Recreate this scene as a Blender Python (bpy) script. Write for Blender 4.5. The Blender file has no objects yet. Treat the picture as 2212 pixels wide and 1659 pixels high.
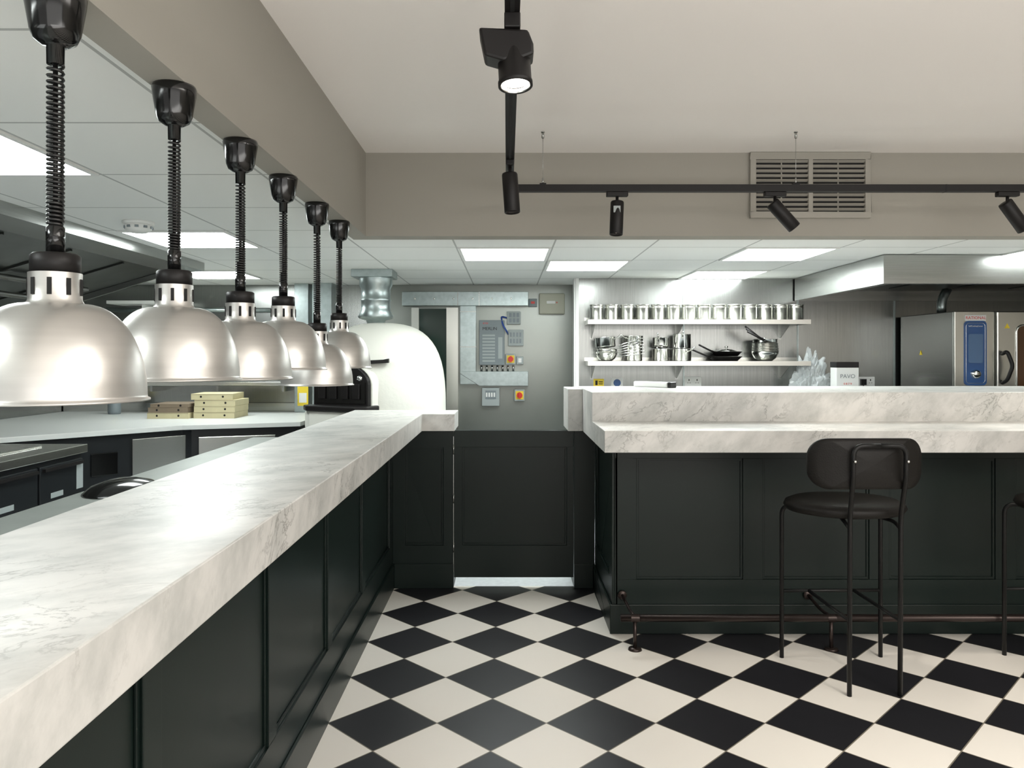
import bpy, math, random
from mathutils import Matrix, Vector
random.seed(7)
scene = bpy.context.scene
COL = scene.collection
scene.view_settings.view_transform = 'Standard'
scene.view_settings.exposure = 0.38

# ------------------------------------------------------------------ materials
def pmat(name, col, rough=0.5, metal=0.0, emit=None, estr=0.0, noise=0.0, nscale=8.0, nstretch=(1,1,1), bump=0.0, alpha=1.0, trans=0.0, coat=0.0, spec=0.5):
    m = bpy.data.materials.new(name); m.use_nodes = True
    nt = m.node_tree; b = nt.nodes['Principled BSDF']
    b.inputs['Base Color'].default_value = (*col, 1)
    b.inputs['Roughness'].default_value = rough
    b.inputs['Metallic'].default_value = metal
    b.inputs['Specular IOR Level'].default_value = spec
    b.inputs['Alpha'].default_value = alpha
    b.inputs['Transmission Weight'].default_value = trans
    b.inputs['Coat Weight'].default_value = coat
    if emit:
        b.inputs['Emission Color'].default_value = (*emit, 1)
        b.inputs['Emission Strength'].default_value = estr
    if noise > 0 or bump > 0:
        tc = nt.nodes.new('ShaderNodeTexCoord'); mp = nt.nodes.new('ShaderNodeMapping')
        mp.inputs['Scale'].default_value = nstretch
        n = nt.nodes.new('ShaderNodeTexNoise'); n.inputs['Scale'].default_value = nscale; n.inputs['Detail'].default_value = 5
        nt.links.new(tc.outputs['Object'], mp.inputs[0]); nt.links.new(mp.outputs[0], n.inputs['Vector'])
        if noise > 0:
            r = nt.nodes.new('ShaderNodeValToRGB')
            r.color_ramp.elements[0].position = 0.3; r.color_ramp.elements[1].position = 0.7
            r.color_ramp.elements[0].color = (*[c*(1-noise) for c in col], 1)
            r.color_ramp.elements[1].color = (*[min(1, c*(1+noise*0.6)) for c in col], 1)
            nt.links.new(n.outputs['Fac'], r.inputs[0]); nt.links.new(r.outputs[0], b.inputs['Base Color'])
        if bump > 0:
            bp = nt.nodes.new('ShaderNodeBump'); bp.inputs['Strength'].default_value = bump; bp.inputs['Distance'].default_value = 0.01
            nt.links.new(n.outputs['Fac'], bp.inputs['Height']); nt.links.new(bp.outputs[0], b.inputs['Normal'])
    return m

class NG:
    def __init__(s, name):
        s.m = bpy.data.materials.new(name); s.m.use_nodes = True; s.nt = s.m.node_tree; s.b = s.nt.nodes['Principled BSDF']
    def n(s, t, **k):
        x = s.nt.nodes.new(t)
        for a, v in k.items(): setattr(x, a, v)
        return x
    def l(s, a, b): s.nt.links.new(a, b)
    def math(s, op, a, b=None):
        x = s.n('ShaderNodeMath', operation=op)
        for i, q in enumerate([a, b]):
            if q is None: continue
            if isinstance(q, (int, float)): x.inputs[i].default_value = q
            else: s.l(q, x.inputs[i])
        return x.outputs[0]

def mat_checker():
    g = NG('diagonal_checker_tiles')
    geo = g.n('ShaderNodeNewGeometry'); sp = g.n('ShaderNodeSeparateXYZ'); g.l(geo.outputs['Position'], sp.inputs[0])
    x = g.math('SUBTRACT', sp.outputs[0], -0.059); y = g.math('SUBTRACT', sp.outputs[1], 2.976)
    u = g.math('ADD', g.math('DIVIDE', g.math('ADD', x, y), 0.4235), 0.5)
    v = g.math('ADD', g.math('DIVIDE', g.math('SUBTRACT', x, y), 0.4235), 0.5)
    fu = g.math('FLOOR', u); fv = g.math('FLOOR', v)
    par = g.math('FLOORED_MODULO', g.math('ADD', fu, fv), 2.0)
    eu = g.math('ABSOLUTE', g.math('SUBTRACT', g.math('SUBTRACT', u, fu), 0.5))
    ev = g.math('ABSOLUTE', g.math('SUBTRACT', g.math('SUBTRACT', v, fv), 0.5))
    gr = g.math('GREATER_THAN', g.math('MAXIMUM', eu, ev), 0.4925)
    tc = g.n('ShaderNodeTexNoise'); tc.inputs['Scale'].default_value = 3.0; g.l(geo.outputs['Position'], tc.inputs['Vector'])
    mx = g.n('ShaderNodeMix', data_type='RGBA'); mx.inputs[6].default_value = (0.012, 0.012, 0.015, 1); mx.inputs[7].default_value = (0.82, 0.785, 0.725, 1)
    g.l(par, mx.inputs[0])
    m2 = g.n('ShaderNodeMix', data_type='RGBA'); m2.inputs[7].default_value = (0.20, 0.18, 0.14, 1)
    g.l(gr, m2.inputs[0]); g.l(mx.outputs[2], m2.inputs[6]); g.l(m2.outputs[2], g.b.inputs['Base Color'])
    mr = g.n('ShaderNodeMapRange'); mr.inputs['To Min'].default_value = 0.38; mr.inputs['To Max'].default_value = 0.5
    g.l(tc.outputs['Fac'], mr.inputs[0]); g.l(mr.outputs[0], g.b.inputs['Roughness']); g.b.inputs['Specular IOR Level'].default_value = 0.4
    bp = g.n('ShaderNodeBump'); bp.inputs['Strength'].default_value = 0.4; bp.inputs['Distance'].default_value = 0.002; bp.invert = True
    g.l(gr, bp.inputs['Height']); g.l(bp.outputs[0], g.b.inputs['Normal'])
    return g.m

def mat_marble():
    g = NG('carrara_marble')
    geo = g.n('ShaderNodeNewGeometry')
    d = Vector((0.62,0.50,0.60)).normalized(); e1 = d.cross(Vector((0,0,1))).normalized(); e2 = d.cross(e1).normalized()
    def coords(k0,k1):
        cb = g.n('ShaderNodeCombineXYZ')
        for i,(ax,sc) in enumerate(((d,k0),(e1,k1),(e2,k1))):
            vm = g.n('ShaderNodeVectorMath', operation='DOT_PRODUCT'); g.l(geo.outputs['Position'], vm.inputs[0]); vm.inputs[1].default_value = ax*sc
            g.l(vm.outputs['Value'], cb.inputs[i])
        return cb.outputs[0]
    c1=coords(2.2,8.0); c2=coords(1.3,10.0)
    n1 = g.n('ShaderNodeTexNoise'); n1.inputs['Scale'].default_value = 1.2; n1.inputs['Detail'].default_value = 9; n1.inputs['Roughness'].default_value = 0.64; n1.inputs['Distortion'].default_value = 0.5
    g.l(c1, n1.inputs['Vector'])
    a = g.math('ABSOLUTE', g.math('SUBTRACT', n1.outputs['Fac'], 0.5))
    r1 = g.n('ShaderNodeValToRGB'); r1.color_ramp.elements[0].position = 0.0; r1.color_ramp.elements[0].color = (0.42, 0.42, 0.41, 1)
    r1.color_ramp.elements[1].position = 0.020; r1.color_ramp.elements[1].color = (1, 1, 1, 1)
    g.l(a, r1.inputs[0])
    n2 = g.n('ShaderNodeTexNoise'); n2.inputs['Scale'].default_value = 0.9; n2.inputs['Detail'].default_value = 8; n2.inputs['Roughness'].default_value = 0.65
    g.l(c2, n2.inputs['Vector'])
    r2 = g.n('ShaderNodeValToRGB'); r2.color_ramp.elements[0].position = 0.32; r2.color_ramp.elements[0].color = (0.455, 0.46, 0.44, 1)
    r2.color_ramp.elements[1].position = 0.60; r2.color_ramp.elements[1].color = (0.655, 0.645, 0.62, 1)
    g.l(n2.outputs['Fac'], r2.inputs[0])
    n3 = g.n('ShaderNodeTexNoise'); n3.inputs['Scale'].default_value = 3.0; n3.inputs['Detail'].default_value = 3; g.l(geo.outputs['Position'], n3.inputs['Vector'])
    msk = g.n('ShaderNodeMapRange'); msk.inputs['From Min'].default_value = 0.42; msk.inputs['From Max'].default_value = 0.64; msk.inputs['To Max'].default_value = 0.8
    g.l(n3.outputs['Fac'], msk.inputs[0])
    mx = g.n('ShaderNodeMix', data_type='RGBA', blend_type='MULTIPLY')
    g.l(msk.outputs[0], mx.inputs[0]); g.l(r2.outputs[0], mx.inputs[6]); g.l(r1.outputs[0], mx.inputs[7])
    g.l(mx.outputs[2], g.b.inputs['Base Color']); g.b.inputs['Roughness'].default_value = 0.36
    return g.m

def mat_ceiltile():
    g = NG('suspended_ceiling_tiles')
    geo = g.n('ShaderNodeNewGeometry'); sp = g.n('ShaderNodeSeparateXYZ'); g.l(geo.outputs['Position'], sp.inputs[0])
    u = g.math('DIVIDE', g.math('SUBTRACT', sp.outputs[0], 0.285), 0.6)
    v = g.math('DIVIDE', g.math('SUBTRACT', sp.outputs[1], 2.235), 0.637)
    eu = g.math('ABSOLUTE', g.math('SUBTRACT', g.math('SUBTRACT', u, g.math('FLOOR', u)), 0.5))
    ev = g.math('ABSOLUTE', g.math('SUBTRACT', g.math('SUBTRACT', v, g.math('FLOOR', v)), 0.5))
    gr = g.math('GREATER_THAN', g.math('MAXIMUM', eu, ev), 0.491)
    m2 = g.n('ShaderNodeMix', data_type='RGBA'); m2.inputs[6].default_value = (0.84, 0.85, 0.83, 1); m2.inputs[7].default_value = (0.45, 0.46, 0.45, 1)
    g.l(gr, m2.inputs[0]); g.l(m2.outputs[2], g.b.inputs['Base Color']); g.b.inputs['Roughness'].default_value = 0.7
    return g.m

def mat_brushed(name, col, rough, aniso_scale=(0.6,0.6,60)):
    g = NG(name); tc = g.n('ShaderNodeTexCoord'); mp = g.n('ShaderNodeMapping'); mp.inputs['Scale'].default_value = aniso_scale
    g.l(tc.outputs['Object'], mp.inputs[0]); n = g.n('ShaderNodeTexNoise'); n.inputs['Scale'].default_value = 4; n.inputs['Detail'].default_value = 3
    g.l(mp.outputs[0], n.inputs['Vector'])
    r = g.n('ShaderNodeValToRGB'); r.color_ramp.elements[0].position = 0.3; r.color_ramp.elements[1].position = 0.7
    r.color_ramp.elements[0].color = (*[c*0.90 for c in col],1); r.color_ramp.elements[1].color = (*[c*1.08 for c in col],1)
    g.l(n.outputs['Fac'], r.inputs[0]); g.l(r.outputs[0], g.b.inputs['Base Color'])
    g.b.inputs['Metallic'].default_value = 1; g.b.inputs['Roughness'].default_value = rough
    return g.m

M = dict(
 checker=mat_checker(), marble=mat_marble(), ctile=mat_ceiltile(),
 kfloor=pmat('kitchen_vinyl', (0.62,0.65,0.67), 0.5, noise=0.1, nscale=30),
 plaster=pmat('white_plaster', (0.88,0.85,0.82), 0.9, bump=0.02, nscale=60),
 taupe=pmat('taupe_paint', (0.335,0.32,0.282), 0.75, bump=0.02, nscale=80),
 steel=mat_brushed('brushed_stainless', (0.43,0.44,0.425), 0.26),
 steelwall=mat_brushed('stainless_wall_cladding', (0.33,0.34,0.33), 0.25, (30,30,0.5)),
 polished=pmat('polished_steel', (0.76,0.76,0.73), 0.16, 1.0),
 satin=pmat('satin_steel', (0.66,0.66,0.62), 0.27, 1.0),
 galv=pmat('galvanised_steel', (0.40,0.46,0.46), 0.34, 0.95, noise=0.12, nscale=25),
 greywall=pmat('grey_green_wall', (0.27,0.285,0.265), 0.32, 0.75, noise=0.06, nscale=3),
 white=pmat('white_paint', (0.78,0.79,0.77), 0.5),
 ovenwhite=pmat('white_stucco_render', (0.74,0.74,0.68), 0.85, bump=0.2, nscale=35),
 green=pmat('dark_green_black_satin_paint', (0.006,0.0125,0.0105), 0.34, noise=0.1, nscale=4, spec=0.3),
 black=pmat('matte_black', (0.009,0.008,0.008), 0.45, spec=0.28),
 gloss=pmat('gloss_black_plastic', (0.005,0.005,0.005), 0.12),
 rubber=pmat('black_cord', (0.007,0.007,0.007), 0.3),
 leather=pmat('black_leather', (0.008,0.007,0.006), 0.5, bump=0.1, nscale=180, spec=0.25),
 tube=pmat('black_powder_coat', (0.008,0.008,0.008), 0.4, spec=0.3),
 alu=pmat('spun_aluminium', (0.60,0.585,0.56), 0.36, 0.85, noise=0.04, nscale=3, nstretch=(1,1,30)),
 dark=pmat('dark_cavity', (0.005,0.005,0.005), 0.8),
 bronze=pmat('dark_bronze', (0.045,0.033,0.030), 0.32, 0.7),
 ventc=pmat('vent_taupe', (0.335,0.32,0.282), 0.55),
 led=pmat('led_diffuser', (0.9,0.9,0.9), 0.5, emit=(0.94,1.0,0.98), estr=15.5),
 lens=pmat('spot_lens', (0.9,0.85,0.8), 0.3, emit=(1.0,0.86,0.72), estr=3.0),
 lensb=pmat('bright_spot_lens', (0.9,0.85,0.8), 0.3, emit=(1.0,0.92,0.85), estr=9.0),
 glass=pmat('dark_green_glass', (0.012,0.03,0.022), 0.12),
 blue=pmat('blue_panel', (0.035,0.10,0.27), 0.3),
 red=pmat('red_plastic', (0.65,0.03,0.02), 0.4),
 yellow=pmat('yellow_plastic', (0.80,0.60,0.04), 0.5),
 beige=pmat('beige_plastic', (0.45,0.45,0.36), 0.5),
 grey=pmat('grey_plastic', (0.19,0.225,0.24), 0.45),
 lgrey=pmat('light_grey_plastic', (0.34,0.38,0.38), 0.45),
 card=pmat('pizza_box_card', (0.60,0.54,0.34), 0.8, noise=0.05, nscale=10),
 brown=pmat('kraft_card', (0.22,0.17,0.12), 0.8),
 brownglass=pmat('oven_window', (0.10,0.05,0.025), 0.1),
 topwhite=pmat('white_worktop', (0.72,0.74,0.72), 0.35),
 greytop=pmat('grey_steel_worktop', (0.26,0.28,0.26), 0.4, 0.6, noise=0.1, nscale=6),
 plastic=pmat('clear_plastic', (0.8,0.85,0.86), 0.12, alpha=0.42),
 darkunit=pmat('dark_fridge_front', (0.012,0.014,0.016), 0.3),
 filt=pmat('hood_filter', (0.06,0.065,0.06), 0.35, 0.8, noise=0.3, nscale=6),
 screen=pmat('grey_blue_screen', (0.10,0.18,0.32), 0.2),
 bluecable=pmat('blue_cable', (0.02,0.07,0.35), 0.4),
)

# ------------------------------------------------------------------ mesh builder
I4 = Matrix.Identity(4)
def T(x=0,y=0,z=0): return Matrix.Translation((x,y,z))
def R(a, ax): return Matrix.Rotation(math.radians(a), 4, ax)
class MB:
    def __init__(s): s.v=[]; s.f=[]; s.mi=[]; s.sm=[]
    def add(s, vs, fs, mi=0, smooth=False, X=I4):
        o=len(s.v); s.v += [tuple(X@Vector(v)) for v in vs]
        for f in fs: s.f.append([i+o for i in f]); s.mi.append(mi); s.sm.append(smooth)
        return s
    def box(s, x0,x1,y0,y1,z0,z1, mi=0, X=I4):
        vs=[(x0,y0,z0),(x1,y0,z0),(x1,y1,z0),(x0,y1,z0),(x0,y0,z1),(x1,y0,z1),(x1,y1,z1),(x0,y1,z1)]
        return s.add(vs,[(0,3,2,1),(4,5,6,7),(0,1,5,4),(1,2,6,5),(2,3,7,6),(3,0,4,7)],mi,False,X)
    def lathe(s, prof, seg=32, mi=0, smooth=True, X=I4, sx=1, sy=1):
        vs=[]; rings=[]
        for r,z in prof:
            if r<1e-6: rings.append([len(vs)]); vs.append((0,0,z))
            else:
                rings.append(list(range(len(vs),len(vs)+seg)))
                vs += [(r*sx*math.cos(2*math.pi*i/seg), r*sy*math.sin(2*math.pi*i/seg), z) for i in range(seg)]
        fs=[]
        for a,b in zip(rings,rings[1:]):
            if len(a)==1 and len(b)==1: continue
            for i in range(seg):
                j=(i+1)%seg
                if len(a)==1: fs.append((a[0],b[j],b[i]))
                elif len(b)==1: fs.append((a[i],a[j],b[0]))
                else: fs.append((a[i],a[j],b[j],b[i]))
        return s.add(vs,fs,mi,smooth,X)
    def cyl(s, r, z0, z1, seg=24, mi=0, X=I4, r2=None):
        r2 = r if r2 is None else r2
        s.lathe([(r,z0),(r2,z1)],seg,mi,True,X)
        s.lathe([(0,z0),(r,z0)],seg,mi,False,X); s.lathe([(r2,z1),(0,z1)],seg,mi,False,X)
        return s
    def tube(s, path, r, seg=8, mi=0, closed=False, X=I4):
        P=[Vector(p) for p in path]; n=len(P); vs=[]; fs=[]
        up=None
        for i in range(n):
            if closed: t=(P[(i+1)%n]-P[i-1])
            else: t=(P[min(i+1,n-1)]-P[max(i-1,0)])
            t.normalize()
            if up is None:
                up = Vector((0,0,1)) if abs(t.z)<0.9 else Vector((1,0,0))
            a=(up-t*up.dot(t)); 
            if a.length<1e-5: a=t.orthogonal()
            a.normalize(); b=t.cross(a); up=a
            for k in range(seg):
                q=2*math.pi*k/seg; vs.append(tuple(P[i]+a*(r*math.cos(q))+b*(r*math.sin(q))))
        for i in range(n if closed else n-1):
            j=(i+1)%n
            for k in range(seg):
                l=(k+1)%seg; fs.append((i*seg+k,i*seg+l,j*seg+l,j*seg+k))
        if not closed:
            fs.append(tuple(reversed(range(seg)))); fs.append(tuple((n-1)*seg+k for k in range(seg)))
        return s.add(vs,fs,mi,True,X)
    def prism(s, pts, z0, z1, mi=0, X=I4):
        n=len(pts); vs=[(x,y,z0) for x,y in pts]+[(x,y,z1) for x,y in pts]
        fs=[tuple(reversed(range(n))),tuple(range(n,2*n))]+[(i,(i+1)%n,(i+1)%n+n,i+n) for i in range(n)]
        return s.add(vs,fs,mi,False,X)

import bmesh
def mesh_of(mb, name, mats):
    me=bpy.data.meshes.new(name); me.from_pydata(mb.v,[],mb.f)
    for m in mats: me.materials.append(M[m])
    for p,mi,sm in zip(me.polygons,mb.mi,mb.sm): p.material_index=mi; p.use_smooth=sm
    bm=bmesh.new(); bm.from_mesh(me); bmesh.ops.remove_doubles(bm,verts=bm.verts,dist=1e-5); bmesh.ops.recalc_face_normals(bm,faces=bm.faces); bm.to_mesh(me); bm.free()
    return me
def obj(name, mb, mats, parent=None, loc=(0,0,0), rot=(0,0,0), bevel=0, bseg=2, label=None, cat=None, group=None, kind=None):
    if isinstance(mats,str): mats=[mats]
    o=bpy.data.objects.new(name, mesh_of(mb,name,mats) if mb else None)
    COL.objects.link(o); o.location=loc; o.rotation_euler=[math.radians(a) for a in rot]
    if parent: o.parent=parent
    if bevel:
        b=o.modifiers.new('bevel','BEVEL'); b.width=bevel; b.segments=bseg; b.limit_method='ANGLE'; b.angle_limit=math.radians(40)
    if label: o['label']=label
    if cat: o['category']=cat
    if group: o['group']=group
    if kind: o['kind']=kind
    if mb is None: o.empty_display_size=0.05
    return o
def root(name, label, cat, loc, rot=(0,0,0), group=None):
    return obj(name,None,[],loc=loc,rot=rot,label=label,cat=cat,group=group)
def dup(o, loc=None, rot=None, parent=None, label=None):
    c=o.copy(); COL.objects.link(c)
    if parent: c.parent=parent
    if loc is not None: c.location=loc
    if rot is not None: c.rotation_euler=[math.radians(a) for a in rot]
    if label: c['label']=label
    for ch in list(o.children): dup(ch,parent=c)
    return c
def text(name, s, size, mat, parent, loc, rot=(90,0,0), ext=0.0005, align='CENTER'):
    cu=bpy.data.curves.new(name+'_c','FONT'); cu.body=s; cu.size=size; cu.extrude=ext; cu.align_x=align; cu.align_y='CENTER'
    t=bpy.data.objects.new('tmp',cu); COL.objects.link(t)
    bpy.context.view_layer.update()
    dg=bpy.context.evaluated_depsgraph_get()
    me=bpy.data.meshes.new_from_object(t.evaluated_get(dg)); me.materials.clear(); me.materials.append(M[mat])
    bpy.data.objects.remove(t)
    o=bpy.data.objects.new(name,me); COL.objects.link(o); o.parent=parent; o.location=loc; o.rotation_euler=[math.radians(a) for a in rot]
    return o
def fillet(path, r, n=6):
    P=[Vector(p) for p in path]; out=[P[0]]
    for i in range(1,len(P)-1):
        a,b,c=P[i-1],P[i],P[i+1]
        rr=min(r,(a-b).length*0.48,(c-b).length*0.48)
        p0=b+(a-b).normalized()*rr; p1=b+(c-b).normalized()*rr
        for k in range(n+1):
            t=k/n; out.append(p0*(1-t)**2+b*2*t*(1-t)+p1*t*t)
    out.append(P[-1]); return out

# ------------------------------------------------------------------ structure
HC=2.464; HB=2.037; HK=2.10
def struct(name, mb, mats, label, **k): return obj(name,mb,mats,label=label,cat=k.get('cat','structure'),kind='structure',bevel=k.get('bevel',0))
struct('floor', MB().box(-0.85,6,-3,4.75,-0.05,0), 'checker', 'black and white tiles laid diagonally', cat='floor')
f=MB(); f.box(-4.2,6,4.75,7.4,-0.05,0); f.box(-4.2,-0.85,-3,4.75,-0.05,0)
struct('floor.001', f, 'kfloor', 'pale grey kitchen vinyl floor', cat='floor')
struct('ceiling', MB().box(-0.81,6,-3,4.06,HC,HC+0.08), 'plaster', 'smooth white plaster ceiling', cat='ceiling')
c=MB(); c.box(-4.2,-0.81,-3,7.4,HK,HK+0.05); c.box(-0.81,6,4.06,7.4,HK,HK+0.05)
struct('ceiling.001', c, 'ctile', 'white suspended kitchen ceiling tiles', cat='ceiling')
struct('trim_1', MB().box(-0.81,-0.724,-3,4.06,HB,HC), 'taupe', 'taupe painted dropped beam over the pass', cat='beam')
struct('trim_2', MB().box(-0.724,6,3.94,4.06,HB,HC), 'taupe', 'taupe painted bulkhead over kitchen opening', cat='beam')
struct('wall_back_right', MB().box(0.626,6,6.7,6.8,0,HK), 'steelwall', 'stainless clad kitchen wall behind shelves', cat='wall')
struct('wall_recess_side', MB().box(0.626,0.70,6.8,7.3,0,HK), 'white', 'white side of the wall recess', cat='wall')
struct('wall_back', MB().box(-1.25,0.70,7.3,7.4,0,HK), 'greywall', 'grey wall carrying the electrical boxes', cat='wall')
struct('wall_back_left', MB().box(-4.2,-1.25,7.3,7.4,0,HK), 'steelwall', 'stainless clad wall behind prep worktop', cat='wall')
struct('wall_left', MB().box(-4.3,-4.2,-3,7.4,0,HK), 'steelwall', 'stainless clad kitchen side wall', cat='wall')
struct('wall_right', MB().box(6,6.1,-3,7.4,0,HC), 'taupe', 'taupe painted side wall', cat='wall')
t=MB()
for x in (1.54,2.535,3.378): t.box(x-0.006,x+0.006,6.692,6.7,0.9,HK)
struct('trim_3', t, 'galv', 'thin joint strips of steel wall cladding', cat='trim')
t=MB(); t.box(0.60,0.626,6.68,6.8,0,HK); t.box(0.585,0.600,6.70,6.8,0,HK)
struct('trim_4', t, 'white', 'white corner edge trim of recess', cat='trim')
d=MB(); d.box(-0.83,-0.57,7.26,7.3,0,1.87,0); d.box(-0.57,-0.46,7.24,7.3,0,1.88,1); d.box(-0.90,-0.83,7.24,7.3,0,1.88,1)
struct('door_1', d, ['glass','satin'], 'dark green glazed door in pale frame', cat='door')

# ceiling light panels
def panel(x,y):
    w,h=0.6,0.637
    r=root('ceiling_light_panel','square white LED panel flush in the tiled ceiling','light panel',(x+w/2,y+h/2,HK),group='LED ceiling panels')
    fr=MB(); a=w/2-0.006; b=h/2-0.006; k=0.02
    fr.box(-a,a,-b,-b+k,-0.008,0); fr.box(-a,a,b-k,b,-0.008,0); fr.box(-a,-a+k,-b+k,b-k,-0.008,0); fr.box(a-k,a,-b+k,b-k,-0.008,0)
    obj('frame',fr,'white',r); obj('diffuser',MB().box(-a+k,a-k,-b+k,b-k,-0.005,0),'led',r)
    return r
p0=panel(-2.115,2.235)
for x,y in [(-2.115,4.146),(-2.715,6.057),(-0.315,4.783),(0.285,5.42),(1.485,4.783),(1.485,6.057),(3.285,4.783),(-2.115,0.324)]:  # last panel is out of view, added to brighten the left kitchen
    dup(p0,(x+0.3,y+0.3185,HK))
r=root('smoke_detector','round white smoke detector on the ceiling','smoke detector',(-1.86,3.88,HK))
obj('base',MB().lathe([(0,0),(0.075,0),(0.075,-0.012),(0.068,-0.016),(0,-0.016)]),'white',r)
sd=MB(); sd.lathe([(0.062,-0.016),(0.066,-0.022),(0.062,-0.04),(0.04,-0.055),(0,-0.058)])
for i in range(10): sd.box(0.059,0.068,-0.009,0.009,-0.036,-0.024,1,X=R(36*i,'Z'))
obj('sensor_head',sd,['white','grey'],r)

# vent grille on bulkhead
r=root('vent_grille','taupe double louvred air vent set in the bulkhead','air vent',(1.55,3.94,2.295))
fr=MB(); W=0.308; H=0.168
for xa,xb,za,zb in [(-W,W,H-0.035,H),(-W,W,-H,-H+0.03),(-W,-W+0.03,-H+0.03,H-0.035),(W-0.03,W,-H+0.03,H-0.035),(-0.012,0.012,-H+0.03,H-0.035)]:
    fr.box(xa,xb,-0.022,0,za,zb)
obj('frame',fr,'ventc',r,bevel=0.003)
obj('backing',MB().box(-W+0.03,W-0.03,-0.003,0,-H+0.03,H-0.035),'dark',r)
lv=MB()
for s in (-1,1):
    x0,x1=(-W+0.03,-0.012) if s<0 else (0.012,W-0.03)
    for i in range(11):
        z=-H+0.045+i*0.0245
        lv.box(x0,x1,-0.0085,0.0085,-0.0014,0.0014,X=T(0,-0.013,z)@R(-36,'X'))
    xx=x0+(x1-x0)/2; lv.box(xx-0.003,xx+0.003,-0.008,-0.003,-H+0.03,H-0.035)
obj('louvres',lv,'ventc',r)

# ------------------------------------------------------------------ counters
def shaker(mb, x0,x1,z0,z1, opens, za, zb, depth=0.1, X=I4, rec=0.014):
    mb.box(x0,x1,rec,depth,z0,z1,X=X)
    mb.box(x0,x1,0,rec,zb,z1,X=X); mb.box(x0,x1,0,rec,z0,za,X=X)
    xs=[x0]+[q for o in opens for q in o]+[x1]
    for i in range(0,len(xs),2): mb.box(xs[i],xs[i+1],0,rec,za,zb,X=X)
    for a,b in opens:
        k=0.012; h=rec*0.5
        mb.box(a,b,h,rec,zb-k,zb,X=X); mb.box(a,b,h,rec,za,za+k,X=X); mb.box(a,a+k,h,rec,za+k,zb-k,X=X); mb.box(b-k,b,h,rec,za+k,zb-k,X=X)
r=root('counter_base','dark green-black panelled base under marble pass','counter',(-0.70,2.2,0))
XL=T(0,-2.2,0)@R(90,'Z')
b=MB(); shaker(b,-0.6,4.97,0,0.965,[(-0.5,0.72),(0.80,1.48),(1.56,2.26),(2.34,3.01),(3.09,3.73),(3.81,4.60)],0.27,0.89,depth=0.27,X=XL)
shaker(b,-0.001,0.373,0,0.965,[(0.075,0.31)],0.261,0.866,depth=0.255,X=T(0,2.51,0))
obj('panelled_body',b,'green',r,bevel=0.002)
s=MB(); s.box(-0.6,4.71,-0.010,0,0,0.15,X=XL); s.box(0.01,0.373,-0.010,0,0,0.15,X=T(0,2.51,0))
obj('skirting',s,'green',r,bevel=0.003)
s=MB(); s.prism([(-0.995,-0.6),(-0.515,-0.6),(-0.515,4.67),(-0.318,4.67),(-0.318,5.02),(-0.995,5.02)],0.966,1.07)
obj('marble_countertop',s,'marble',label='long pale grey-veined marble slab on the pass counter',cat='countertop',bevel=0.003)
r=root('kitchen_worktop','grey steel prep worktop along the back of the pass','worktop',(-1.3,2.0,0))
obj('top',MB().box(-0.335,0.325,-2.6,2.95,0.86,0.90),'greytop',r,bevel=0.003)
obj('body',MB().box(-0.30,0.32,-2.6,2.90,0,0.86),'steel',r)
r=root('black_bowl','glossy black shallow plastic bowl with white sticker','bowl',(-1.49,2.98,0.901))
obj('bowl',MB().lathe([(0,0.045),(0.05,0.042),(0.10,0.026),(0.125,0.004),(0.128,0),(0,0)],sy=1.45),'gloss',r)
obj('sticker',MB().box(-0.02,0.02,-0.02,0.02,0.0435,0.0455,X=T(0.02,-0.06,-0.008)@R(12,'X')),'white',r)

# gate
r=root('swing_gate','dark panelled half-height swing gate between the counters','gate',(0.042,4.71,0))
b=MB(); shaker(b,-0.366,0.366,0.066,0.966,[(-0.315,0.325)],0.261,0.866,depth=0.04)
obj('panel',b,'green',r,bevel=0.002)
h=MB(); h.box(-0.371,-0.367,-0.003,0.03,0.1,0.93)
for z in (0.25,0.55,0.85): h.cyl(0.005,z-0.03,z+0.03,10,X=T(-0.369,-0.001,0))
obj('hinge',h,'steel',r)

# right bar counter
r=root('bar_counter_base','dark green-black panelled bar base with skirting','counter',(0.558,3.94,0))
b=MB()
ops=[(0.107+0.648*i,0.652+0.648*i) for i in range(7)]
shaker(b,0,5.4,0,0.965,ops,0.276,0.898,depth=0.9)
shaker(b,-0.76,0,0,0.965,[(-0.70,-0.10)],0.276,0.898,depth=0.03,X=R(-90,'Z')@T(0,-0.02,0))
shaker(b,-0.146,-0.02,0,0.965,[],0.26,0.87,depth=0.26,X=T(0,0.77,0))
obj('panelled_body',b,'green',r,bevel=0.002)
s=MB(); s.box(-0.03,5.4,-0.01,0,0,0.15); s.box(-0.03,-0.02,0,0.77,0,0.15); s.box(-0.146,-0.03,0.76,0.77,0,0.15)
obj('skirting',s,'green',r,bevel=0.003)
YZ=Matrix(((0,0,1,0),(1,0,0,0),(0,1,0,0),(0,0,0,1)))  # (a,b,c)->(x=c,y=a,z=b)
s=MB()
s.prism([(3.62,0.966),(5.03,0.966),(5.03,1.226),(4.15,1.226),(4.15,1.07),(3.62,1.07)],0.46,5.95,X=YZ)
s.box(0.371,0.459,4.67,5.03,0.966,1.222)
obj('marble_bar_top',s,'marble',label='two-level grey-veined white marble bar top',cat='countertop',bevel=0.003)

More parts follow.
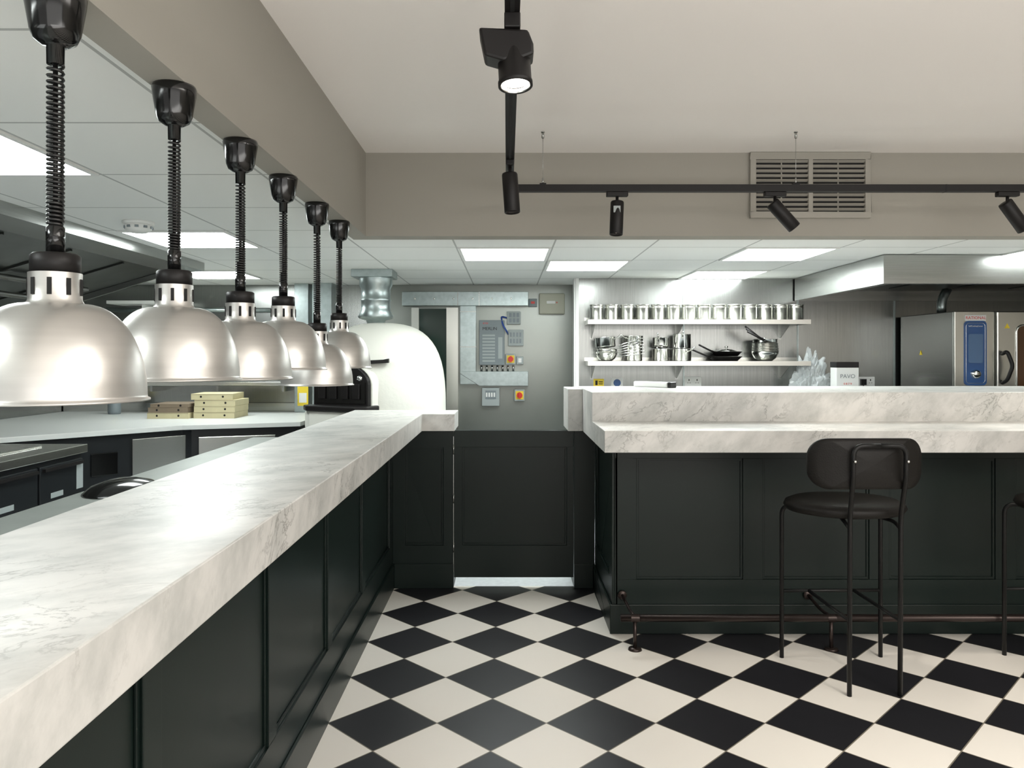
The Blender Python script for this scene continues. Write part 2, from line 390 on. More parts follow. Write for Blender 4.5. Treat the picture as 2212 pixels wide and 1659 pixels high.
# foot rail
r=root('foot_rail','dark bronze foot rail in front of the bar','foot rail',(0.55,3.72,0))
obj('rail',MB().tube([(0,0,0.154),(5.3,0,0.154)],0.018,16),'bronze',r)
for i,x in enumerate((0.07,1.02,2.2,3.4)):
    k=MB(); k.tube([(x,-0.0,0.136),(x,0,0.012)],0.009,10); k.lathe([(0,0.012),(0.03,0.01),(0.034,0),(0,0)],20,X=T(x,0,0))
    k.tube(fillet([(x,0.0,0.16),(x-0.01,0.10,0.16),(x-0.03,0.205,0.20)],0.05),0.008,8)
    k.lathe([(0,-0.006),(0.022,-0.004),(0.024,0),(0,0)],16,X=T(x-0.03,0.21,0.20)@R(-90,'X'))
    k.lathe([(0.0195,-0.02),(0.0195,0.02)],16,X=T(x,0,0.154)@R(90,'Y'))
    obj('bracket',k,'bronze',r)

r=root('film_dispenser','white cling film dispenser with black end cap','kitchen wrap',(0.935,4.84,1.226),(0,0,38))
obj('body',MB().box(-0.03,0.03,-0.12,0.16,0,0.035),'white',r,bevel=0.008)
obj('end_cap',MB().box(-0.031,0.031,-0.145,-0.12,0,0.036),'gloss',r,bevel=0.006)

# ------------------------------------------------------------------ heat lamps
def slots():
    m=MB(); m.lathe([(0.041,0.052),(0.0405,0.03),(0.041,0.006),(0.046,-0.002),(0.052,-0.006)],32)
    for i in range(9): m.box(0.0385,0.0422,-0.0035,0.0035,0.014,0.042,1,X=R(40*i+8,'Z'))
    return m
lamp=root('heat_lamp','silver domed heat lamp on a black coiled cord','heat lamp',(-0.766,1.304,HB),group='heat lamps over the pass')
obj('canopy',MB().lathe([(0,0),(0.046,0),(0.0485,-0.006),(0.047,-0.02),(0.039,-0.068),(0.033,-0.082),(0.020,-0.090),(0.014,-0.092),(0.0135,-0.122),(0,-0.123)],32),'gloss',lamp)
helix=[]
NT=34; L=0.28
for i in range(NT*12+1):
    t=i/(NT*12); z=-(t**0.86)*L; helix.append((0.0118*math.cos(2*math.pi*NT*t),0.0118*math.sin(2*math.pi*NT*t),z))
cm=MB().tube(helix,0.0028,6); cm.tube([(0,0,0.0),(0,0,-L)],0.0045,6)
coil=obj('coiled_cord',cm,'rubber',lamp,loc=(0,0,-0.122))
holder=obj('cord_grip',MB().lathe([(0,0.085),(0.010,0.085),(0.010,0.05),(0.0145,0.045),(0.0145,0.0),(0,0)],20),'gloss',lamp,loc=(0,0,-0.44))
cap=obj('cap',MB().lathe([(0,0.034),(0.034,0.034),(0.0385,0.030),(0.0385,0.0),(0,0)],32),'black',lamp,loc=(0,0,-0.472))
sh=MB()
pr=[(0.050,-0.0)]
for i in range(1,17):
    a=math.radians(90*i/16); pr.append((0.048+0.094*math.sin(a)**0.95, -0.155*(1-math.cos(a))**0.96))
pr+= [(0.1425,-0.160),(0.147,-0.162),(0.147,-0.165),(0.141,-0.163)]
pi=[(max(0.04,r-0.003),z-0.001) for r,z in reversed(pr[:-4])]
sh.lathe(pr+pi,64)
shade=obj('lamp_shade',sh,'alu',lamp,loc=(0,0,-0.52))
neck=obj('vented_neck',slots(),['alu','dark'],lamp,loc=(0,0,-0.52))
def setlamp(root_, rim):
    off=(rim+0.165)-HB
    for ch in root_.children:
        n=ch.name.split('.')[0]
        if n in('lamp_shade','vented_neck'): ch.location.z=off+0.004
        elif n=='cap': ch.location.z=off+0.055
        elif n=='cord_grip': ch.location.z=off+0.088
        elif n=='coiled_cord':
            top=-0.122; bot=off+0.088+0.05; ch.scale.z=(top-bot)/L
lamps=[lamp]
for y in (1.756,2.20,2.633,3.10,3.51): lamps.append(dup(lamp,(-0.766,y,HB)))
for l,rim,dx in zip(lamps,(1.340,1.362,1.351,1.371,1.300,1.363),(0,0.006,0.003,0.0,0.0,0.0)):
    l.location.x+=dx; setlamp(l,rim)

# ------------------------------------------------------------------ tracks and spots
TZ=2.2
r=root('lighting_track','black ceiling light track running over the aisle','light track',(0.012,1.2,TZ))
b=MB(); b.box(-0.017,0.017,-2.2,2.353,-0.016,0.016); b.box(-0.005,0.005,-2.2,2.3,-0.0175,-0.016,1)
obj('rail',b,['black','dark'],r)
obj('suspension_wire',MB().tube([(0,-1.5,0.016),(0,-1.5,HC-TZ)],0.0012,6),'steel',r)
r=root('lighting_track','black light track hung on thin wires before the bulkhead','light track',(0.03,3.57,TZ))
b=MB(); b.box(0,4.6,-0.017,0.017,-0.016,0.016); b.box(2.0,2.006,-0.0175,0.0175,-0.0165,0.0165,1)
obj('rail',b,['black','dark'],r)
for x in (0.137,1.312,3.3):
    w=MB(); w.tube([(x,0,0.016),(x,0,HC-TZ-0.002)],0.0013,6); w.cyl(0.006,HC-TZ-0.03,HC-TZ,10,X=T(x,0,0)); w.cyl(0.009,HC-TZ-0.004,HC-TZ,10,X=T(x,0,0)); w.box(x-0.015,x+0.015,-0.01,0.01,0.016,0.024,1); w.cyl(0.004,0.02,0.05,8,X=T(x,0,0))
    obj('suspension_wire',w,['steel','black'],r)
def spot(loc, rx, ry, rz=0, r_=0.031, lenm='lens', label='small matte black cylinder spotlight on the track'):
    r=root('track_spotlight',label,'spotlight',loc,(0,0,rz),group='track spotlights')
    obj('track_adapter',MB().box(-0.05,0.05,-0.016,0.016,-0.022,0),'black',r,bevel=0.004)
    obj('stem',MB().cyl(0.007,-0.065,-0.02,12),'black',r)
    h=MB(); h.lathe([(0,0.02),(r_*0.94,0.02),(r_,0.014),(r_,-0.135),(r_*0.93,-0.137),(r_*0.85,-0.125)],32)
    o=obj('lamp_head',h,'black',r,loc=(0,0,-0.065),rot=(rx,ry,0))
    obj('lens',MB().lathe([(0,-0.122),(r_*0.86,-0.122)],24),lenm,o)
    return r
a=spot((0.512,3.57,TZ-0.016),-6,3)
obj('sticker',MB().box(-0.016,0.016,-0.0325,-0.031,-0.03,0.0,X=T(-0.005,0,-0.07)),'lgrey',a)
spot((1.245,3.57,TZ-0.016),0,-42)
spot((2.325,3.57,TZ-0.016),0,-36)
spot((3.4,3.57,TZ-0.016),0,-30)
spot((0.012,3.02,TZ-0.016),-4,4,90,label='small matte black spotlight aimed down at the track corner')
r=root('track_spotlight','larger black spotlight with angular gear box, lit lens','spotlight',(0.012,1.74,TZ-0.016),group='track spotlights')
XY=Matrix(((1,0,0,0),(0,0,1,0),(0,1,0,0),(0,0,0,1)))
obj('track_adapter',MB().box(-0.018,0.018,-0.04,0.04,-0.034,0),'black',r,bevel=0.003)
obj('gear_box',MB().prism([(-0.075,-0.032),(-0.020,-0.034),(0.035,-0.037),(0.047,-0.068),(0.048,-0.091),(0.025,-0.100),(-0.02,-0.106),(-0.062,-0.094)],-0.035,0.035,X=XY),'black',r,bevel=0.006)
h=MB(); h.lathe([(0,0.03),(0.034,0.03),(0.037,0.024),(0.037,-0.052),(0.039,-0.056),(0.039,-0.066),(0.034,-0.066),(0.031,-0.05)],40)
o=obj('lamp_head',h,'black',r,loc=(0.004,0,-0.090),rot=(-8,-3,0))
obj('lens',MB().lathe([(0,-0.054),(0.032,-0.054)],28),'lensb',o)
obj('lens_ring',MB().lathe([(0.0335,-0.0655),(0.0285,-0.058),(0.0335,-0.058)],28),'polished',o)

# ------------------------------------------------------------------ stools
def rrect(hw,hz,rad,n=8):
    pts=[]
    for cx,cz,a0 in ((hw-rad,hz-rad,0),(-hw+rad,hz-rad,90),(-hw+rad,-hz+rad,180),(hw-rad,-hz+rad,270)):
        for k in range(n+1):
            a=math.radians(a0+90*k/n); pts.append((cx+rad*math.cos(a),cz+rad*math.sin(a)))
    return pts
def backrest():
    m=MB(); out=rrect(0.237,0.104,0.075); n=len(out)
    K=7; vs=[]; fs=[]
    def pos(a,z,off): return (a,1.25*a*a+off,z)
    th=0.022
    seq=[(k/K,0) for k in range(1,K)]+[(0.985,0.0),(1.0,0.35),(1.0,0.65),(0.985,1.0)]+[(k/K,1.0) for k in range(K-1,0,-1)]
    vs.append(pos(0,0,0))
    for s,o in seq:
        for a,z in out: vs.append(pos(a*s,z*s,th*o))
    vs.append(pos(0,0,th))
    for i in range(n): fs.append((0,1+i,1+(i+1)%n))
    for q in range(len(seq)-1):
        for i in range(n):
            j=(i+1)%n; fs.append((1+q*n+i,1+q*n+j,1+(q+1)*n+j,1+(q+1)*n+i))
    b=1+(len(seq)-1)*n
    for i in range(n): fs.append((b+i,b+(i+1)%n,len(vs)-1))
    m.add(vs,fs,0,True); return m
UX=-0.045
st=root('bar_stool','black bar stool with leather seat, curved back and tube frame','stool',(1.535,3.43,0),(0,0,1),group='black bar stools')
obj('seat',MB().lathe([(0,-0.026),(0.80,-0.026),(0.95,-0.018),(1.0,0.0),(0.97,0.018),(0.86,0.030),(0.6,0.036),(0,0.034)],64,sx=0.262,sy=0.215),'leather',st,loc=(-0.03,0.0,0.755))
obj('backrest',backrest(),'leather',st,loc=(UX-0.02,-0.335,0.982))
lr=0.0098
for sx in (-1,1):
    fl=fillet([(sx*0.235,0.20,0.0),(sx*0.235,0.20,0.722),(sx*0.05,0.03,0.722)],0.05)
    obj('leg',MB().tube(fl,lr,12),'tube',st)
    bl=fillet([(sx*0.107,-0.215,0.0),(sx*0.107,-0.222,0.76),(sx*0.107+UX,-0.345,0.93),(sx*0.107+UX,-0.348,1.062),(UX,-0.352,1.062)],0.045)
    obj('leg',MB().tube(bl,lr,12),'tube',st)
fr=MB(); fr.tube([(-0.235,0.20,0.315),(0.235,0.20,0.315)],0.008,10)
for sx in (-1,1): fr.tube([(sx*0.107,0.20,0.315),(sx*0.107,-0.217,0.315)],0.008,10)
obj('footrest',fr,'tube',st)
u=MB()
for sx in (-1,1): u.tube(fillet([(sx*0.107,-0.218,0.70),(sx*0.107,-0.17,0.720),(sx*0.05,0.05,0.722)],0.03),0.008,8)
u.cyl(0.09,0.718,0.73,20)
obj('seat_support',u,'tube',st)
for sx in (-1,1): obj('screw',MB().lathe([(0,-0.012),(0.005,-0.011),(0.006,-0.008),(0.006,0)],10,X=T(sx*0.107+UX,-0.356,1.0)@R(-90,'X')),'polished',st)
dup(st,(2.605,3.46,0),(0,0,1))

# ------------------------------------------------------------------ right kitchen wall
def shelf(z,nm):
    r=root('wall_shelf','stainless steel wall shelf on brackets, '+nm,'shelf',(0.675,6.7,z),group='steel wall shelves')
    s=MB(); s.box(0,1.858,-0.30,0,-0.004,0); s.box(0,1.858,-0.30,-0.296,-0.038,-0.004); s.box(0,1.858,-0.004,0,0,0.03)
    s.box(0,0.004,-0.296,0,-0.038,-0.004); s.box(1.854,1.858,-0.296,0,-0.038,-0.004)
    obj('shelf_board',s,'satin',r)
    for x in (0.06,0.80,1.70):
        k=MB(); k.prism([(-0.28,-0.004),(0,-0.004),(0,-0.15),(-0.02,-0.15),(-0.27,-0.03)],x,x+0.004,X=YZ)
        k.box(x-0.012,x+0.016,-0.004,0,-0.16,-0.004)
        obj('bracket',k,'steel',r)
shelf(1.728,'holding cylindrical containers'); shelf(1.381,'holding pans')
SZ1=1.728; SZ2=1.381
can=obj('steel_container',MB().lathe([(0,0),(0.054,0),(0.057,0.004),(0.057,0.10),(0.0585,0.102),(0.0585,0.109),(0.057,0.112),(0.057,0.126),(0.060,0.129),(0.060,0.133),(0.0555,0.134),(0.054,0.008),(0,0.006)],32),'satin',loc=(0.762,6.55,SZ1),label='cylindrical stainless steel container on the upper shelf',cat='container',group='steel containers on the upper shelf')
for i in range(1,14): dup(can,(0.762+0.1312*i,6.55,SZ1))
def saucepan(loc, rot=(0,0,0), R_=0.08, H_=0.085, hl=0.16, label='stainless steel saucepan on the lower shelf'):
    r=root('saucepan',label,'pan',loc,rot,group='pans on the lower shelf')
    obj('pan_body',MB().lathe([(0,0),(R_*0.93,0),(R_,0.008),(R_,H_),(R_+0.004,H_+0.003),(R_-0.003,H_),(R_-0.004,0.01),(0,0.006)],32),'polished' ,r)
    h=MB(); h.tube(fillet([(R_,0,H_*0.75),(R_+0.05,0,H_*0.82),(R_+hl,0,H_*1.15)],0.03),0.0065,8)
    obj('handle',h,'polished',r)
    return r
def bowl(loc, rot=(0,0,0), R_=0.09,H_=0.07,label='stainless steel mixing bowl on the lower shelf'):
    return obj('mixing_bowl',MB().lathe([(0,0),(R_*0.5,0),(R_*0.8,H_*0.3),(R_*0.97,H_*0.75),(R_,H_),(R_+0.006,H_+0.001),(R_-0.004,H_-0.002),(R_*0.78,H_*0.32),(R_*0.5,0.004),(0,0.004)],32),'polished',loc=loc,rot=rot,label=label,cat='bowl',group='bowls on the lower shelf')
bowl((0.85,6.56,SZ2),R_=0.092,H_=0.075)
bowl((0.85,6.56,SZ2+0.03),R_=0.090,H_=0.075)
saucepan((0.84,6.56,SZ2+0.115),(0,-6,-45),0.088,0.08,0.09,label='stainless saucepan stacked on steel bowls')
saucepan((1.08,6.58,SZ2),(0,0,250),0.078,0.13,0.13)
saucepan((1.08,6.58,SZ2+0.136),(0,0,230),0.084,0.075,0.12,label='stainless saucepan stacked on a taller pot')
saucepan((1.31,6.56,SZ2),(0,0,250),0.068,0.10,0.12)
saucepan((1.31,6.56,SZ2+0.118),(0,-12,250),0.066,0.07,0.11,label='small saucepan tilted on top of another')
saucepan((1.495,6.57,SZ2),(0,0,-75),0.08,0.10,0.14)
saucepan((1.495,6.57,SZ2+0.106),(0,0,-100),0.076,0.12,0.12,label='tall stainless pan stacked on another')
def frypan(loc,rot,R_=0.13,label='black frying pan with long handle'):
    r=root('frying_pan',label,'pan',loc,rot,group='frying pans on the lower shelf')
    obj('pan_body',MB().lathe([(0,0),(R_*0.72,0),(R_,0.038),(R_+0.003,0.04),(R_-0.004,0.04),(R_*0.70,0.005),(0,0.005)],36),'black',r)
    h=MB(); h.tube(fillet([(R_*0.95,0,0.033),(R_+0.05,0,0.05),(R_+0.16,0,0.095)],0.05),0.008,8); obj('handle',h,'black',r)
    return r
frypan((1.86,6.55,SZ2),(0,0,192),0.14)
frypan((1.87,6.55,SZ2+0.041),(0,0,205),0.13,label='black frying pan stacked in another pan')
lid=root('pan_lid','small steel pan lid resting on frying pans','lid',(1.87,6.55,SZ2+0.083))
obj('lid',MB().lathe([(0,0.022),(0.05,0.014),(0.085,0.001),(0.085,0),(0.04,0.010),(0,0.018)],28),'polished',lid)
obj('knob',MB().lathe([(0,0.045),(0.014,0.042),(0.014,0.034),(0.006,0.028),(0.006,0.018),(0,0.018)],16),'polished',lid)
for i in range(4): bowl((2.20,6.55,SZ2+0.022*i),(0,0,0),0.112-0.002*i,0.085)
saucepan((2.20,6.55,SZ2+0.153),(0,0,250),0.100,0.03,0.10,label='shallow steel pan on stacked bowls')
for i in range(3):
    u=MB(); u.tube([(0,0,0),(-0.13-0.01*i,0,0.10-0.010*i)],0.008,8); u.lathe([(0,-0.01),(0.03,0.0),(0,0.01)],14,X=T(0.0,0,0))
    obj('ladle',u,'black',loc=(2.12+0.01*i,6.42-0.03*i,SZ2+0.19-0.012*i),label='black handled utensil leaning on stacked bowls',cat='utensil',group='leaning utensils')
for i in range(6):
    u=MB(); u.tube([(0,0,0),(0.19,0.01*i-0.03,0.02+0.008*i)],0.0045,6); u.lathe([(0,-0.004),(0.018,0),(0,0.004)],12,sx=1.6,X=T(0.2,0.01*i-0.03,0.021+0.008*i))
    obj('serving_spoon',u,'polished',loc=(0.93,6.42+0.004*i,SZ2+0.04+0.018*i),label='long steel serving spoon among the pans',cat='spoon',group='serving spoons')

def socket(x,z,y=6.69,plug=False):
    r=root('wall_socket','brushed steel double socket'+(' with black plug' if plug else ''),'socket',(x,y,z))
    obj('plate',MB().box(-0.073,0.073,0,0.01,-0.043,0.043),'white',r,bevel=0.003)
    s=MB()
    for dx in (-0.035,0.035):
        s.box(dx-0.004,dx+0.004,-0.003,0,0.008,0.022); s.box(dx-0.014,dx-0.006,-0.003,0,-0.012,-0.008); s.box(dx+0.006,dx+0.014,-0.003,0,-0.012,-0.008)
    obj('pin_holes',s,'dark',r,kind='stuff')
    if plug:
        p=MB(); p.box(-0.058,-0.012,-0.03,-0.003,-0.028,0.024); p.tube([(-0.035,-0.02,-0.028),(-0.04,-0.02,-0.25)],0.004,6)
        obj('plug',p,'gloss',r)
socket(1.62,1.20); socket(3.13,1.20,plug=True)
r=root('warning_sign','small yellow safety sign on the wall','sign',(0.80,6.695,1.19))
obj('board',MB().box(-0.045,0.045,0,0.005,-0.035,0.035),'yellow',r)
obj('symbol',MB().box(-0.03,-0.01,-0.001,0,-0.02,0.02).box(0.0,0.035,-0.001,0,0.005,0.012).box(0.0,0.035,-0.001,0,-0.012,-0.006),'black',r)
r=root('mandatory_sign','round blue and white safety sign on the wall','sign',(0.96,6.695,1.19))
obj('board',MB().box(-0.05,0.05,0,0.005,-0.045,0.045),'white',r)
obj('symbol',MB().lathe([(0,0),(0.032,0)],24,X=R(90,'X')@T(0,0,0.001)),'blue',r)

# right hood
r=root('extractor_hood','large stainless steel extractor hood over cooking line','extractor hood',(2.50,5.10,1.904))
h=MB(); h.box(0,3.49,0,0.015,0,0.19); h.box(0,0.015,0.015,1.59,0,0.19); h.box(0,3.49,1.575,1.59,0,0.19); h.box(0.015,3.49,0.015,0.06,0,0.01); h.box(0.015,0.06,0.06,1.575,0,0.01)
obj('canopy',h,'steel',r)
h=MB(); h.box(0.06,3.49,0.06,1.575,0.085,0.10)
for i in range(7): h.box(0.1+0.48*i,0.53+0.48*i,0.5,1.1,0.06,0.085,0)
obj('filter',h,'filt',r)
r=root('rear_worktop','stainless worktop against the kitchen wall','worktop',(0.75,6.05,0))
obj('top',MB().box(0,5.2,0,0.64,0.86,0.90),'steel',r,bevel=0.003)
obj('cabinet_body',MB().box(0.02,5.2,0.04,0.64,0,0.86),'steel',r)
r=root('combi_oven','stainless steel combi oven with blue control panel','oven',(3.40,5.86,0.90))
obj('body',MB().box(0,0.95,0.0,0.78,0,0.864),'steel',r,bevel=0.006)
obj('control_fascia',MB().box(0.0,0.30,-0.025,0,0.02,0.862),'satin',r,bevel=0.004)
obj('control_panel',MB().prism(rrect(0.085,0.245,0.03),0,0.006,X=T(0.155,-0.025,0.545)@R(90,'X')),'blue',r)
obj('display',MB().prism(rrect(0.055,0.11,0.012),0,0.004,X=T(0.155,-0.031,0.58)@R(90,'X')),'screen',r)
obj('panel_border',MB().tube([(x,z,0) for x,z in rrect(0.072,0.228,0.025)],0.002,6,closed=True,X=T(0.155,-0.031,0.545)@R(90,'X')),'polished',r)
obj('dial',MB().lathe([(0,0.03),(0.026,0.028),(0.032,0.018),(0.038,0.0)],28,X=T(0.155,-0.031,0.385)@R(90,'X')),'polished',r)
obj('brand_plate',MB().box(0.075,0.235,-0.033,-0.025,0.79,0.835),'white',r,bevel=0.004)
text('brand_lettering','RATIONAL',0.032,'red',r,(0.155,-0.0345,0.812))
text('model_lettering','SelfCookingCenter',0.014,'white',r,(0.155,-0.0325,0.75))
d=obj('door',MB().box(0.31,0.95,-0.045,0,0.0,0.862),'satin',r,bevel=0.008)
obj('window',MB().prism(rrect(0.20,0.33,0.05),0,0.004,X=T(0.66,-0.045,0.42)@R(90,'X')),'brownglass',d)
obj('window_frame',MB().tube([(x,z,0) for x,z in rrect(0.205,0.335,0.05)],0.008,8,closed=True,X=T(0.66,-0.047,0.42)@R(90,'X')),'polished',d)
obj('handle',MB().tube(fillet([(0.35,-0.045,0.54),(0.35,-0.10,0.56),(0.38,-0.12,0.45),(0.35,-0.10,0.34),(0.35,-0.045,0.32)],0.03),0.014,10),'black',d)
def tri(parent,X):
    obj('warning_sticker',MB().prism([(-0.02,-0.017),(0.02,-0.017),(0,0.02)],0,0.002,X=X),'yellow',parent)
tri(r,T(0.385,-0.046,0.75)@R(90,'X')); tri(r,T(-0.001,0.45,0.55)@R(-90,'Z')@R(90,'X'))
obj('sticker',MB().box(-0.002,0,0.40,0.50,0.12,0.20),'lgrey',r)
obj('exhaust_pipe',MB().tube(fillet([(0.14,0.4,0.86),(0.14,0.4,0.98),(0.20,0.42,1.07)],0.06),0.035,16),'galv',r)
r=root('appliance_box','white carton with black top and printed lettering','box',(2.74,6.24,0.90),(0,0,-6))
obj('carton',MB().box(-0.085,0.085,-0.08,0.08,0,0.43),'white',r,bevel=0.002)
obj('black_lid',MB().box(-0.087,0.087,-0.082,0.082,0.43,0.475),'black',r,bevel=0.003)
text('lettering','PAVO',0.045,'grey',r,(0,-0.0815,0.36))
text('small_lettering','0 8 7 9',0.022,'red',r,(0,-0.0815,0.30))
from mathutils import noise as mnoise
bm=bmesh.new(); bmesh.ops.create_icosphere(bm,subdivisions=5,radius=1)
for v in bm.verts:
    n=v.co.normalized()
    k=1+0.30*(abs(mnoise.noise(n*2.3+Vector((3,1,7))))*2-0.5)+0.18*(abs(mnoise.noise(n*6.0))*2-0.4)
    v.co=Vector((n.x*0.145*k,n.y*0.10*k,max(-0.25,n.z*0.27*k)))
me=bpy.data.meshes.new('plastic_bag'); bm.to_mesh(me); bm.free(); me.materials.append(M['plastic'])
o=bpy.data.objects.new('plastic_bag',me); COL.objects.link(o); o.location=(2.56,6.48,1.151); o['label']='crumpled clear plastic bag on the worktop'; o['category']='bag'

# ------------------------------------------------------------------ electrical wall
WY=7.3
def wbox(name,label,cat,x0,x1,z0,z1,dep,mat,bevel=0.004,mainname='housing'):
    r=root(name,label,cat,((x0+x1)/2,WY,(z0+z1)/2)); w=(x1-x0)/2; h=(z1-z0)/2
    obj(mainname,MB().box(-w,w,-dep,0,-h,h),mat,r,bevel=bevel); return r,w,h
r=root('cable_trunking','galvanised steel cable trunking on the wall','cable trunking',(-0.36,WY,1.96))
obj('horizontal_duct',MB().box(-0.62,0.56,-0.12,-0.001,-0.065,0.065),'galv',r,bevel=0.003)
obj('vertical_duct',MB().box(-0.08,0.07,-0.10,-0.001,-0.80,-0.065),'galv',r,bevel=0.003)
obj('lower_duct',MB().prism([(-0.08,-0.68),(0.56,-0.68),(0.56,-0.815),(0.10,-0.815),(-0.08,-0.70)],0.001,0.105,X=R(90,'X')),'galv',r,bevel=0.003)
for x in (-0.10,0.10): obj('joint_strip',MB().box(x-0.004,x+0.004,-0.124,-0.12,-0.065,0.065),'steel',r)
for z in (-0.12,-0.45): obj('joint_strip',MB().box(-0.082,0.072,-0.104,-0.1,z-0.004,z+0.004),'steel',r)
for i in range(6): obj('fixing_screw',MB().lathe([(0,0.004),(0.008,0)],8,X=T(-0.5+i*0.18,-0.12,0.0)@R(90,'X')),'polished',r)
for i in range(7): obj('cable_gland',MB().cyl(0.009,-0.68,-0.625,10,X=T(0.12+i*0.05,-0.05,0)),'steel',r)
r,w,h=wbox('fuse_board','grey wall-mounted fuse board','fuse board',-0.26,-0.022,1.34,1.76,0.09,'grey')
m=MB(); 
for i in range(9): m.box(-w+0.03,w-0.09,-0.094,-0.09,-h+0.03+i*0.03,-h+0.045+i*0.03)
m.box(w-0.06,w-0.02,-0.094,-0.09,-h+0.06,h-0.16); obj('breaker_cover',m,'lgrey',r,kind='stuff')
text('lettering','MERLIN',0.04,'black',r,(-0.02,-0.0915,h-0.08))
text('warning_text','415V',0.025,'red',r,(-0.06,-0.0915,h-0.03))
r,w,h=wbox('switch_box','grey surface-mounted switch box','switch',0.0,0.13,1.725,1.845,0.05,'lgrey')
for i in range(3):
    for j in range(2): obj('rocker',MB().box(-0.045+0.035*i,-0.02+0.035*i,-0.054,-0.05,-0.045+0.05*j,-0.005+0.05*j),'grey',r)
r,w,h=wbox('switch_box','grey surface-mounted switch box with toggles','switch',0.013,0.156,1.52,1.672,0.05,'lgrey')
for i in range(4):
    for j in range(2): obj('toggle',MB().box(-0.055+0.03*i,-0.04+0.03*i,-0.06,-0.05,-0.05+0.06*j,-0.01+0.06*j),'grey',r)
def isolator(x0,x1,z0,z1):
    r,w,h=wbox('isolator_switch','rotary isolator switch with red knob on yellow plate','switch',x0,x1,z0,z1,0.06,'lgrey')
    obj('plate',MB().box(-w*0.75,w*0.75,-0.064,-0.06,-h*0.7,h*0.7),'yellow',r)
    k=MB(); k.cyl(w*0.55,0,0.02,20,X=T(0,-0.064,0)@R(90,'X')); k.box(-0.008,0.008,-0.10,-0.084,-w*0.6,w*0.6)
    obj('knob',k,'red',r)
isolator(-0.012,0.082,1.345,1.445); isolator(0.07,0.168,1.00,1.11)
r,w,h=wbox('outlet_box','small grey outlet box','socket',0.090,0.155,1.345,1.42,0.05,'lgrey')
obj('rocker',MB().box(-0.015,0.015,-0.054,-0.05,-0.02,0.02),'white',r)
r,w,h=wbox('meter_box','light grey breaker enclosure with clear window','breaker box',-0.235,-0.07,0.955,1.125,0.08,'lgrey')
obj('window',MB().box(-0.05,0.05,-0.084,-0.08,-0.02,0.06),'grey',r)
for i in range(4): obj('breaker',MB().box(-0.045+0.024*i,-0.03+0.024*i,-0.088,-0.084,0.0,0.04),'white',r)
r,w,h=wbox('control_unit','beige wall-mounted control unit','control box',0.304,0.545,1.82,2.015,0.07,'beige',bevel=0.01)
obj('label_plate',MB().box(-0.05,0.03,-0.072,-0.07,0.0,0.025),'white',r); obj('indicator',MB().box(0.04,0.05,-0.072,-0.07,0.005,0.015),'red',r)
r,w,h=wbox('alarm_box','small grey box with red indicator','switch',0.205,0.285,1.89,1.965,0.05,'grey')
obj('indicator',MB().box(-0.018,0.018,-0.053,-0.05,-0.01,0.012),'red',r)
obj('blue_conduit',MB().tube(fillet([(0.0,7.27,1.785),(-0.055,7.26,1.80),(-0.04,7.185,1.72),(-0.005,7.185,1.66),(0.013,7.27,1.63)],0.04),0.007,8),'bluecable',label='blue flexible conduit between switch boxes',cat='cable')

# ------------------------------------------------------------------ pizza oven
r=root('pizza_oven','white domed pizza oven with black arched mouth','pizza oven',(-0.99,6.1,0))
dp=[(0,1.685)]
for i in range(1,15):
    a=math.radians(90*i/14); dp.append((0.505*math.sin(a)**0.72 if i<14 else 0.505,0.93+0.755*max(0,math.cos(a))**0.62))
dp+=[(0.505,0.90),(0,0.90)]
obj('dome',MB().lathe(dp,64),'ovenwhite',r)
obj('stand',MB().box(-0.42,0.42,-0.38,0.42,0,0.83),'black',r,bevel=0.01)
obj('base_slab',MB().lathe([(0,0.83),(0.50,0.83),(0.53,0.84),(0.53,0.90),(0,0.90)],64),'ovenwhite',r)
XM=T(0,0,0.12)@R(-24,'Z')
arch=[(-0.25,0.93),(0.25,0.93),(0.25,1.10)]+[(0.25*math.cos(math.radians(a)),1.10+0.16*math.sin(math.radians(a))) for a in range(10,171,10)]+[(-0.25,1.10)]
obj('mouth_surround',MB().prism(arch,0.30,0.51,X=XM@R(90,'X')),'ovenwhite',r,bevel=0.01)
arch2=[(x*0.96,0.935+(z-0.93)*0.96) for x,z in arch]
obj('mouth_door',MB().prism(arch2,0.51,0.55,X=XM@R(90,'X')),'black',r,bevel=0.006)
k=MB(); k.box(-0.22,0.22,-0.56,-0.55,0.96,1.11,X=XM)
obj('door_panel',k,'gloss',r)
for i in range(4): obj('door_rib',MB().box(-0.18+0.1*i,-0.12+0.1*i,-0.575,-0.56,0.99,1.10,X=XM),'black',r,bevel=0.004)
obj('ledge',MB().prism([(-0.28,-0.46),(0.28,-0.46),(0.28,-0.62),(0.21,-0.68),(-0.21,-0.68),(-0.28,-0.62)],0.905,0.945,X=XM),'black',r,bevel=0.01)
obj('front_base',MB().prism([(-0.30,-0.3),(0.30,-0.3),(0.30,-0.58),(0.2,-0.65),(-0.2,-0.65),(-0.30,-0.58)],0.76,0.905,X=XM),'ovenwhite',r,bevel=0.02)
obj('thermometer',MB().lathe([(0,0.012),(0.02,0.012),(0.022,0)],18,X=XM@T(0.17,-0.55,1.14)@R(90,'X')),'polished',r)
obj('door_handle',MB().prism([(-0.08,0),(0.15,0.012),(0.19,0.02),(0.19,-0.012),(0.05,-0.02),(-0.08,-0.03)],0,0.05,X=T(-0.06,-0.47,1.385)@R(90,'X')),'black',r,bevel=0.004)
r=root('flue_pipe','galvanised flue pipe between oven and ceiling','flue',(-1.04,6.1,1.685))
fp=MB(); fp.lathe([(0.07,0),(0.075,0.02),(0.13,0.035),(0.14,0.05),(0.115,0.10),(0.115,0.17),(0.122,0.18),(0.115,0.19),(0.115,0.27),(0.13,0.30),(0.13,0.355)],36)
obj('pipe',fp,'galv',r)
